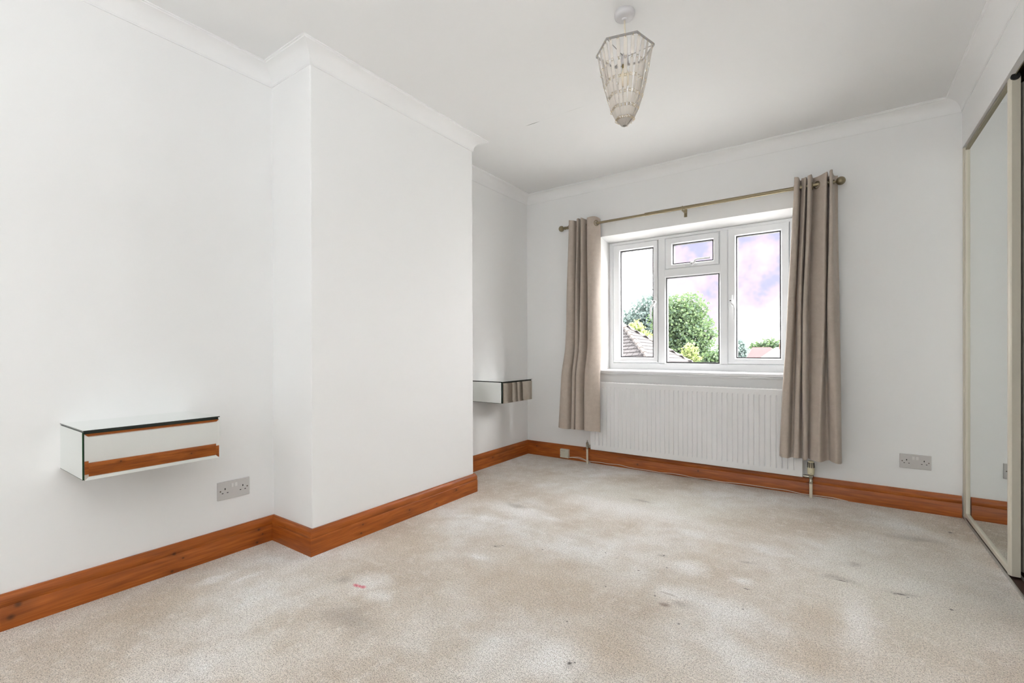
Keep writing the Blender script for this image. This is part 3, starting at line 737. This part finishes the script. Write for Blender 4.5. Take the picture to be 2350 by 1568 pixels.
mirror_box('mirrored floating drawer in the far alcove beside the window', -.805, -.388, .559, .7265)

# ------------------------------------------------------------------ junction box and cable
jb = thing('telephone_junction_box', 'small cream junction box on the skirting near the radiator', 'junction box', (.415, -.02, .05))
obj('cover', bbox(.372, .455, -.047, -.020, .016, .092, .003), m_box, jb)
obj('lettering', boxes((.382, .405, -.0473, -.0468, .079, .0802), (.408, .424, -.0473, -.0468, .0785, .0797), (.384, .418, -.0473, -.0468, .0757, .0767)), m_screw, jb)
for x in (.378, .449):
    bm = bmesh.new(); lathe(bm, [(.0018, -.0005), (.0018, .0005)], (x, -.0473, .036), axis=1, n=8); obj('screw', bm, m_hole, jb)
rnd = random.Random(3)
cp = [(.452, -.027, .022), (.50, -.028, .030), (.555, -.026, .034), (.617, -.026, .019)]
x = .66
while x < 2.40:
    cp.append((x, -.0255 - .004 * rnd.random(), .006 + .009 * rnd.random() + .010 * max(0, 1 - abs(x - .84) / .25))); x += .085
cp += [(2.42, -.028, .004), (2.445, -.030, .002)]
pts = []
for i in range(len(cp) - 1):
    P = [Vector(cp[max(0, min(len(cp) - 1, i + k))]) for k in (-1, 0, 1, 2)]
    for k in range(5):
        t = k / 5
        pts.append(0.5 * (2 * P[1] + (P[2] - P[0]) * t + (2 * P[0] - 5 * P[1] + 4 * P[2] - P[3]) * t * t + (3 * P[1] - P[0] - 3 * P[2] + P[3]) * t ** 3))
bm = bmesh.new(); tube(bm, pts, .0024, 8)
tag(obj('telephone_cable', bm, m_wire, smooth=True), 'thin white cable lying along the foot of the skirting', 'cable')
bm = bmesh.new(); tube(bm, [(.452, -.030, .020), (.49, -.031, .026), (.54, -.031, .027), (.59, -.029, .019), (.63, -.030, .010), (.66, -.031, .004)], .0022, 8)
tag(obj('telephone_cable', bm, m_wire, smooth=True), 'short second strand of cable leaving the junction box', 'cable')

# ------------------------------------------------------------------ sliding mirror wardrobe
wr = thing('sliding_wardrobe', 'built-in wardrobe with cream framed sliding mirror doors', 'wardrobe', (3.2, -.7, 0))
obj('interior', boxes((3.575, 3.597, WY, -.002, 0.001, H - .01), (3.07, 3.575, -.022, -.002, 0.001, H - .01), (3.07, 3.575, WY + .002, WY + .02, 0.001, H - .01), (3.07, 3.575, WY + .02, -.022, 2.16, 2.18)), m_dark, wr)
obj('shelf', boxes((3.09, 3.574, WY + .021, -.023, 1.75, 1.768)), m_dark, wr)
obj('jamb', bbox(W + .002, W + .100, -.022, -.001, 0.001, 2.112, .002), m_cream, wr)
bm = boxes((W + .022, W + .105, WY + .002, -.001, 2.142, 2.150), (W + .0225, W + .025, WY + .002, -.001, 2.108, 2.142), (W + .058, W + .061, WY + .002, -.001, 2.112, 2.142), (W + .102, W + .105, WY + .002, -.001, 2.112, 2.142))
obj('top_track', bm, m_brass, wr)
bm = boxes((W + .000, W + .100, WY + .002, -.001, 0.0005, .003), (W + .000, W + .003, WY + .002, -.001, .003, .012), (W + .003, W + .007, WY + .002, -.001, .003, .009), (W + .044, W + .050, WY + .002, -.001, .003, .012), (W + .094, W + .098, WY + .002, -.001, .003, .012))
ft = obj('floor_track', bm, m_alu, wr)
obj('groove_lining', boxes((W + .008, W + .044, WY + .002, -.001, .003, .0045), (W + .051, W + .094, WY + .002, -.001, .003, .0045)), m_dark, ft)
def door(xf, y0, y1, z0, z1, th=.034):
    d = obj('door', boxes((xf + .016, xf + th - .004, y0 + .01, y1 - .01, z0 + .01, z1 - .01)), m_dark, wr)
    obj('mirror', boxes((xf + .010, xf + .0155, y0 + .02, y1 - .02, z0 + .022, z1 - .014)), m_mirror2, d)
    for (a, b) in ((y0, y0 + .030), (y1 - .020, y1)):
        bm = bmesh.new()
        if a == y0: prism(bm, [(xf + .002, b), (xf, b - .004), (xf, a + .014), (xf + .004, a + .004), (xf + .008, a), (xf + th, a), (xf + th, a + .006), (xf + .016, a + .010), (xf + .016, b)], 2, z0, z1)
        else: prism(bm, [(xf + .002, a), (xf, a + .004), (xf, b - .004), (xf + .004, b), (xf + th, b), (xf + th, b - .006), (xf + .016, b - .008), (xf + .016, a)], 2, z0, z1)
        obj('stile', bm, m_cream, d)
    obj('bottom_rail', bbox(xf + .001, xf + .030, y0 + .03, y1 - .02, z0, z0 + .024, .003), m_cream, d)
    obj('top_rail', bbox(xf + .001, xf + .030, y0 + .03, y1 - .02, z1 - .016, z1, .002), m_brass, d)
    return d
d1 = door(W + .006, -.862, -.024, .012, 2.104)
d2 = door(W + .058, -.792, -.030, .012, 2.104)
bm = bmesh.new(); lathe(bm, [(.004, -.004), (.013, -.004), (.015, -.002), (.015, .006), (.004, .006)], (W + .024, -.866, 2.104), axis=1, n=20)
obj('roller', bm, m_black, d1, smooth=True, auto=40)

# ------------------------------------------------------------------ pendant light
LX, LY, LZ = 1.650, -1.765, 2.237
pen = thing('pendant_light', 'hexagonal pendant light hung with strings of clear acrylic bars', 'pendant light', (LX, LY, H))
bm = bmesh.new(); lathe(bm, [(.040, 0), (.0425, -.003), (.0425, -.014), (.039, -.022), (.030, -.0265), (.012, -.028), (.010, -.033), (.006, -.035)], (LX, LY, H), n=32)
obj('ceiling_rose', bm, m_rose, pen, smooth=True, auto=40)
bm = bmesh.new(); tube(bm, [(LX, LY, H - .03), (LX + .0015, LY, H - .10), (LX, LY, LZ - .02)], .0036, 8); obj('flex', bm, m_flex, pen, smooth=True)
R6 = .120; A0 = math.radians(15)
hexv = [Vector((LX + R6 * math.cos(A0 + k * PI / 3), LY + R6 * math.sin(A0 + k * PI / 3), LZ)) for k in range(6)]
bm = bmesh.new()
Q = []
for k in range(6):
    d = (hexv[k] - Vector((LX, LY, LZ))).normalized()
    Q.append([bm.verts.new(hexv[k] + d * o_ + Vector((0, 0, z_))) for o_, z_ in ((-.002, -.0045), (.002, -.0045), (.002, .0045), (-.002, .0045))])
for k in range(6):
    for j in range(4): bm.faces.new((Q[k][j], Q[(k + 1) % 6][j], Q[(k + 1) % 6][(j + 1) % 4], Q[k][(j + 1) % 4]))
obj('hexagon_ring', bm, m_ringm, pen)
for k in (0, 2, 4):
    bm = bmesh.new(); tube(bm, [hexv[k], (LX, LY, LZ - .028)], .0016, 6); obj('spider_arm', bm, m_ringm, pen)
bm = bmesh.new(); lathe(bm, [(.012, .0), (.015, -.003), (.016, -.030), (.018, -.034), (.018, -.040), (.014, -.044)], (LX, LY, LZ - .015), n=20); obj('lamp_holder', bm, m_rose, pen, smooth=True, auto=40)
bm = bmesh.new(); lathe(bm, [(.010, 0), (.0105, -.016), (.009, -.018)], (LX, LY, LZ - .058), n=16); obj('bulb_cap', bm, m_bulbcap, pen, smooth=True, auto=40)
bm = bmesh.new(); lathe(bm, [(.009, 0), (.012, -.012), (.022, -.030), (.027, -.046), (.024, -.062), (.014, -.072), (.002, -.076)], (LX, LY, LZ - .074), n=20)
m_bulb = mat('warm_opal_bulb', srgb(242, 232, 212), 0.2); obj('bulb', bm, m_bulb, pen, smooth=True)
# the strings: each bar is its own piece, all sharing one mesh per length
LEN = [.078, .066, .058, .050, .044, .040]
BW = .0145
barmesh = {}
for li, L_ in enumerate(LEN):
    b_ = bmesh.new(); box(b_, -BW / 2, BW / 2, -.0016, .0016, -L_ + .005, -.005)
    bmesh.ops.bevel(b_, geom=list(b_.edges), offset=.0012, segments=1, affect='EDGES')
    bmesh.ops.recalc_face_normals(b_, faces=b_.faces)
    me = bpy.data.meshes.new('acrylic_bar'); b_.to_mesh(me); b_.free(); me.materials.append(m_acryl); barmesh[li] = me
DROP = .318
m_link = mat('pale_brass_links', srgb(190, 174, 138), 0.3, metal=0.8)
rings = bmesh.new()
def prof(s_, r0):
    t = min(1, s_); return r0 * max(.06, (1 - t) ** .46), -DROP * t
rnd = random.Random(11)
for k in range(6):
    for j in range(4):
        f = (j + .5) / 4
        st = hexv[k].lerp(hexv[(k + 1) % 6], f); rad_v = Vector((st.x - LX, st.y - LY, 0)); r0 = rad_v.length; dirv = rad_v.normalized()
        t = .012; last = None
        spin = rnd.uniform(-.28, .28)
        for li, L_ in enumerate(LEN):
            r, h = prof(t, r0); a = Vector((LX, LY, LZ)) + dirv * r + Vector((0, 0, h))
            tt = t
            while tt < 1.0:
                tt += .004; r2_, h2_ = prof(tt, r0); b = Vector((LX, LY, LZ)) + dirv * r2_ + Vector((0, 0, h2_))
                if (b - a).length >= L_: break
            if (b - a).length < L_ * .6: break
            dz = (a - b).normalized()
            tang = Vector((-dirv.y, dirv.x, 0)); tang = (tang * math.cos(spin) + dz.cross(tang) * math.sin(spin)).normalized(); ny = dz.cross(tang)
            o = bpy.data.objects.new('acrylic_bar', barmesh[li]); C.objects.link(o); o.parent = pen
            o.matrix_local = Matrix.Translation(-Vector(pen.location)) @ Matrix(((tang.x, ny.x, dz.x, a.x), (tang.y, ny.y, dz.y, a.y), (tang.z, ny.z, dz.z, a.z), (0, 0, 0, 1)))
            torus(rings, a + dirv * .001, .0050, .0009, (dz, ny, tang) if rnd.random() < .45 else (dz, tang, ny), 10, 4)
            spin += rnd.uniform(-.2, .2)
            t = tt
tag(obj('link_rings', rings, m_link, pen, smooth=True), 'tiny metal rings linking the bars', kind='stuff')

# ------------------------------------------------------------------ outside: ground, houses, trees
GZ = -2.75
def leafmat(name, c0, c1, tr):
    m = mat(name, c0, 0.6, spec=0.2); n = N(m); p = m.node_tree.nodes['Principled BSDF']
    g = n.new('ShaderNodeNewGeometry')
    col = n.ramp(g.outputs['Random Per Island'], [(0.0, c0), (1.0, c1)]); n.L.new(col, p.inputs['Base Color'])
    t_ = n.new('ShaderNodeBsdfTranslucent'); t_.inputs[0].default_value = tr
    x_ = n.new('ShaderNodeMixShader'); x_.inputs[0].default_value = .45
    out = [q for q in m.node_tree.nodes if q.type == 'OUTPUT_MATERIAL'][0]
    n.L.new(p.outputs[0], x_.inputs[1]); n.L.new(t_.outputs[0], x_.inputs[2]); n.L.new(x_.outputs[0], out.inputs[0])
    return m
m_lf_dark = leafmat('blue_green_leaves', (.085, .115, .11, 1), (.15, .19, .175, 1), (.09, .13, .11, 1))
m_lf_green = leafmat('fresh_green_leaves', (.045, .072, .056, 1), (.115, .16, .075, 1), (.075, .125, .045, 1))
m_lf_yel = leafmat('yellow_green_leaves', (.14, .19, .07, 1), (.24, .27, .13, 1), (.2, .24, .08, 1))
m_bark = mat('grey_bark', (.05, .046, .04, 1), 0.9, bump=(12, 0.5, 0.03))
m_ground = mat('pale_ground', (.47, .475, .46, 1), 0.95, var=(0.6, 0.2))  # unseen ground; pale neutral tone bounces light up through the window
m_tile = mat('grey_brown_roof_tile', (.031, .028, .0277, 1), 0.85, var=(3.0, 0.16))
m_ridge = mat('pale_ridge_tile', (.055, .047, .042, 1), 0.85, var=(5, 0.1))
m_redroof = mat('red_clay_roof', (.085, .022, .022, 1), 0.85, var=(2, 0.1))
m_paleroof = mat('pale_tiled_roof', (.13, .12, .115, 1), 0.85, var=(2, 0.05))
m_render = mat('white_house_render', (.18, .175, .17, 1), 0.85)
m_brick = mat('brick_chimney', (.10, .05, .035, 1), 0.9, var=(8, 0.2))
tag(obj('pale_ground', boxes((-120, 90, 0.9, 160, GZ - .2, GZ)), m_ground), 'unseen garden ground below the window, kept pale to bounce light in', 'ground', kind='structure')
tag(obj('outer_wall', boxes((-.13, 4.2, .285, .40, GZ, .755)), m_render), 'outside face of the house wall under the window', kind='structure')

def tree(name, label, crown, trunk_xy, m, leaf, count, seed, top_r=.25):
    """crown = list of (centre, radii) blobs; leaves are bent two-faced blades scattered in them"""
    rnd = random.Random(seed)
    t = thing(name, label, 'tree', (trunk_xy[0], trunk_xy[1], GZ), 'trees outside the window')
    bm = bmesh.new()
    base = Vector((trunk_xy[0], trunk_xy[1], GZ - .1))
    cs = [Vector(c) for c, r in crown]; mean = sum(cs, Vector()) / len(cs)
    fork = Vector((trunk_xy[0], trunk_xy[1], GZ + (mean.z - GZ) * .55))
    tube(bm, [base, base.lerp(fork, .5) + Vector((.06, 0, 0)), fork], [top_r, top_r * .8, top_r * .65], 8)
    for c in cs:
        k = fork.lerp(c, .5) + Vector((rnd.uniform(-.2, .2), rnd.uniform(-.2, .2), .1))
        tube(bm, [fork - Vector((0, 0, .1)), k, c], [top_r * .5, top_r * .32, top_r * .1], 6)
        for q in range(5):
            d = Vector((rnd.gauss(0, 1), rnd.gauss(0, 1), rnd.gauss(.3, .8))).normalized()
            rr = crown[cs.index(c)][1]
            e_ = c + Vector((d.x * rr[0], d.y * rr[1], d.z * rr[2])) * .85
            tube(bm, [k.lerp(c, .6), c.lerp(e_, .5) + Vector((0, 0, .05)), e_], [top_r * .16, top_r * .1, top_r * .04], 5)
    obj('trunk', bm, m_bark, t, smooth=True)
    V, Fc = [], []
    vol = [r[0] * r[1] * r[2] for c, r in crown]; tot = sum(vol)
    for (c, r), v in zip(crown, vol):
        for q in range(int(count * v / tot)):
            d = Vector((rnd.gauss(0, 1), rnd.gauss(0, 1), rnd.gauss(0, 1))).normalized()
            s = rnd.random() ** .45
            # clumps
            lump = 1 + .16 * math.sin(d.x * 7 + c[0] * 3) * math.cos(d.z * 8 + c[2]) + .1 * math.sin(d.y * 13 + d.z * 11)
            p = Vector(c) + Vector((d.x * r[0], d.y * r[1], d.z * r[2])) * s * lump
            a = Vector((rnd.gauss(0, 1), rnd.gauss(0, 1), rnd.gauss(0, .6))).normalized(); b = a.orthogonal().normalized()
            b = (Matrix.Rotation(rnd.uniform(0, 2 * PI), 3, a) @ b); nn = a.cross(b)
            L_ = leaf * rnd.uniform(.6, 1.3); w_ = L_ * .45
            i0 = len(V)
            V += [p, p + a * L_ * .5 + b * w_, p + a * L_ + nn * L_ * .15, p + a * L_ * .5 - b * w_, p + a * L_ * .5 + nn * L_ * .12]
            Fc += [(i0, i0 + 1, i0 + 4), (i0 + 1, i0 + 2, i0 + 4), (i0 + 2, i0 + 3, i0 + 4), (i0 + 3, i0, i0 + 4)]
    me = bpy.data.meshes.new('foliage'); me.from_pydata([tuple(v) for v in V], [], Fc); me.update()
    f = obj('foliage', me, m, t); f['kind'] = 'stuff'
    return t
tree('dark_tree', 'blue-green tree behind the tiled roof, seen through the left pane', [((-11.0, 34, 2.4), (1.9, 1.8, 2.4)), ((-9.6, 34.5, 3.6), (1.6, 1.7, 2.1)), ((-12.0, 34, 1.4), (1.1, 1.3, 2.4)), ((-9.8, 34, .6), (2.0, 1.8, 1.8))],
     (-10.6, 34.2), m_lf_dark, .24, 14000, 21)
tree('broad_tree', 'tall broad green tree in the middle pane', [((-6.9, 28, 2.8), (1.25, 1.4, 1.75)), ((-5.7, 28, 3.3), (1.3, 1.4, 1.35)), ((-5.0, 27.6, 2.0), (1.15, 1.3, 1.2)), ((-6.6, 28, .8), (1.5, 1.4, 1.4)), ((-4.9, 28, .6), (1.15, 1.3, 1.1)), ((-4.1, 27.8, 1.9), (.35, .5, .3)), ((-5.7, 28, -.6), (1.9, 1.5, 1.3))],
     (-5.75, 28.0), m_lf_green, .19, 14000, 22)
tree('lime_tree', 'small lime green tree just over the ridge of the tiled roof', [((-5.2, 17, 1.7), (.42, .5, .60)), ((-4.75, 17, 1.3), (.5, .5, .5)), ((-5.6, 17, 1.3), (.35, .5, .45)), ((-4.9, 17, .5), (.9, .7, .7))], (-5.0, 17.1), m_lf_yel, .15, 4200, 23, .12)
tree('yellow_shrub', 'bright yellow-green shrub low in the middle pane', [((-2.66, 16.5, .67), (.32, .36, .51)), ((-2.92, 16.5, .34), (.34, .36, .44)), ((-2.38, 16.6, .28), (.36, .36, .41)), ((-2.62, 16.5, -.32), (.66, .48, .6))], (-2.62, 16.55), m_lf_yel, .11, 4200, 24, .08)
tree('green_shrub', 'leafy mid green shrub right of the yellow shrub', [((-1.50, 15, .55), (.32, .35, .40)), ((-1.20, 15.1, .45), (.28, .3, .40)), ((-1.75, 15, .30), (.25, .3, .30)), ((-1.4, 15, -.1), (.6, .4, .5))], (-1.42, 15.05), m_lf_green, .11, 3600, 25, .08)
tree('hazy_tree', 'far blue-green tree at the left edge of the right pane', [((-8.25, 63, 1.0), (1.1, 1.3, 1.35)), ((-7.75, 63, -.4), (1.1, 1.3, 1.2))], (-8.1, 63), m_lf_dark, .34, 1800, 26)
tree('hazy_tree', 'far tree crown above the distant roofs in the right pane', [((-7.0, 70, 1.2), (1.2, 1.3, .75)), ((-5.3, 70, 1.5), (1.4, 1.3, .95)), ((-4.0, 70, 1.2), (1.0, 1.3, .75)), ((-5.5, 70, -.6), (2.6, 1.3, 1.4))], (-5.6, 70), m_lf_green, .34, 3200, 27)

# neighbouring hipped roof
nh = thing('neighbour_house', 'neighbouring house with a grey tiled hipped roof', 'house', (-3.4, 11.0, GZ))
Aap = Vector((-3.44, 11.0, 1.75)); h1 = Vector((1.34, -1.70, -.94)); h2 = Vector((1.45, 1.25, -1.02))
kx = 2.1
E1 = Aap + h1 * kx; E2 = Aap + h2 * kx; E0 = Aap + Vector((-h2.x, -h2.y, h2.z)) * kx * 1.15; E3 = Aap + Vector((-h1.x, -h1.y, h1.z)) * kx * 1.15
def tri_roof(P, Q_, A_, name, tw, cw):
    """one roof slope clad with overlapping tiles in courses"""
    base_bm = bmesh.new(); nrm = (Q_ - P).cross(A_ - P).normalized()
    if nrm.z < 0: nrm = -nrm
    vs = [bm_v for bm_v in (base_bm.verts.new(p - nrm * s) for s in (0.0, .08) for p in (P, Q_, A_))]
    base_bm.faces.new(vs[:3]); base_bm.faces.new(vs[3:][::-1])
    for i in range(3): base_bm.faces.new((vs[i], vs[(i + 1) % 3], vs[3 + (i + 1) % 3], vs[3 + i]))
    obj('roof_slope', base_bm, m_tile, nh)
    u = (Q_ - P).normalized(); v = nrm.cross(u).normalized()
    if v.z < 0: v = -v
    hgt = (A_ - P).dot(v); V, Fc = [], []
    row = 0; s = -.05
    apex_u = (A_ - P).dot(u); full = (Q_ - P).length
    while s < hgt:
        lo = apex_u * s / hgt; hi = full + (apex_u - full) * s / hgt
        x = lo - (tw / 2 if row % 2 else 0)
        while x < hi:
            a, b = max(x, lo) + .006, min(x + tw, hi) - .006
            if b - a > .04:
                i0 = len(V)
                for uu in (a, b):
                    for vv, zz in ((s, .050), (s, .018), (s + cw * 1.15, .004), (s + cw * 1.15, .022)):
                        V.append(tuple(P + u * uu + v * vv + nrm * zz))
                Fc += [(i0, i0 + 1, i0 + 2, i0 + 3), (i0 + 7, i0 + 6, i0 + 5, i0 + 4), (i0, i0 + 4, i0 + 5, i0 + 1), (i0 + 1, i0 + 5, i0 + 6, i0 + 2), (i0 + 2, i0 + 6, i0 + 7, i0 + 3), (i0 + 3, i0 + 7, i0 + 4, i0)]
            x += tw
        s += cw; row += 1
    me = bpy.data.meshes.new('roof_tiles'); me.from_pydata(V, [], Fc); me.update()
    o = obj('roof_tiles', me, m_tile, nh); o['kind'] = 'stuff'
tri_roof(E0, E1, Aap, 'near', .20, .19); tri_roof(E1, E2, Aap, 'side', .30, .20); tri_roof(E2, E3, Aap, 'far', .4, .3); tri_roof(E3, E0, Aap, 'left', .4, .3)
for (a, b, nseg) in ((Aap, E1, 15), (Aap, E2, 12)):
    for k in range(nseg):
        p, q = a.lerp(b, k / nseg), a.lerp(b, (k + 1) / nseg + .01)
        bm = bmesh.new(); tube(bm, [p + Vector((0, 0, .03)), q + Vector((0, 0, .045))], [.06, .075], 8); obj('ridge_tile', bm, m_ridge, nh, smooth=True, auto=40)
cx_, cy_ = (E1 + E2 + E0 + E3).x / 4, (E1 + E2 + E0 + E3).y / 4
bm = bmesh.new(); ez = E1.z
ring = [Vector((cx_ + (p.x - cx_) * .90, cy_ + (p.y - cy_) * .90, 0)) for p in (E0, E1, E2, E3)]
prism(bm, [(p.x, p.y) for p in ring], 2, GZ, min(E0.z, E1.z, E2.z, E3.z) + .02); obj('walls', bm, m_render, nh)
bm = boxes((-4.62, -4.32, 13.6, 13.95, -.6, 1.62)); obj('chimney_stack', bm, m_brick, nh)

# two far houses in the right pane
def far_house(label, x0, x1, y0, y1, ze, zr, roofm, hip, loc, wallz=GZ, pots=0):
    t = thing('distant_house', label, 'house', (loc[0], loc[1], GZ), 'distant houses beyond the gardens')
    obj('walls', boxes((x0 + .15, x1 - .15, y0 + .15, y1 - .15, wallz, ze + .02)), m_render, t)
    ym = (y0 + y1) / 2
    bm = bmesh.new()
    b = [bm.verts.new(p) for p in ((x0, y0, ze), (x1, y0, ze), (x1, y1, ze), (x0, y1, ze))]
    r = [bm.verts.new((x0 + hip[0], ym, zr)), bm.verts.new((x1 - hip[1], ym, zr))]
    for f in ((b[0], b[1], r[1], r[0]), (b[2], b[3], r[0], r[1]), (b[1], b[2], r[1]), (b[3], b[0], r[0]), (b[3], b[2], b[1], b[0])): bm.faces.new(f)
    obj('roof', bm, roofm, t)
    xc = x0 + hip[0] + .25
    for k in range(pots):
        bm = boxes((xc, xc + .4, ym - .2, ym + .2, zr - .4, zr + .28)); ch = obj('chimney_stack', bm, m_brick, t)
        for j in range(2):
            bm = bmesh.new(); lathe(bm, [(.07, 0), (.06, .22)], (xc + .1 + j * .2, ym, zr + .28), n=8); obj('chimney_pot', bm, m_brick, ch)
        xc += (x1 - hip[1] - .6 - xc)
    for k in range(3):
        wx = x0 + .6 + k * (x1 - x0 - 1.6) / 2
        w_ = obj('window', boxes((wx, wx + .5, y0 + .12, y0 + .17, ze - 1.3, ze - .4)), m_upvc, t); obj('pane', boxes((wx + .06, wx + .44, y0 + .11, y0 + .125, ze - 1.24, ze - .46)), m_edge, w_)
    return t
far_house('distant house with a red clay roof in the right pane', -3.95, -1.3, 40, 43, .25, 1.12, m_redroof, (.25, 1.0), (-2.6, 41.5))
far_house('distant house with a pale roof and chimney pots in the right pane', -2.85, 1.6, 37, 39.6, .05, 1.12, m_paleroof, (1.25, .6), (-.6, 38.3), pots=2)
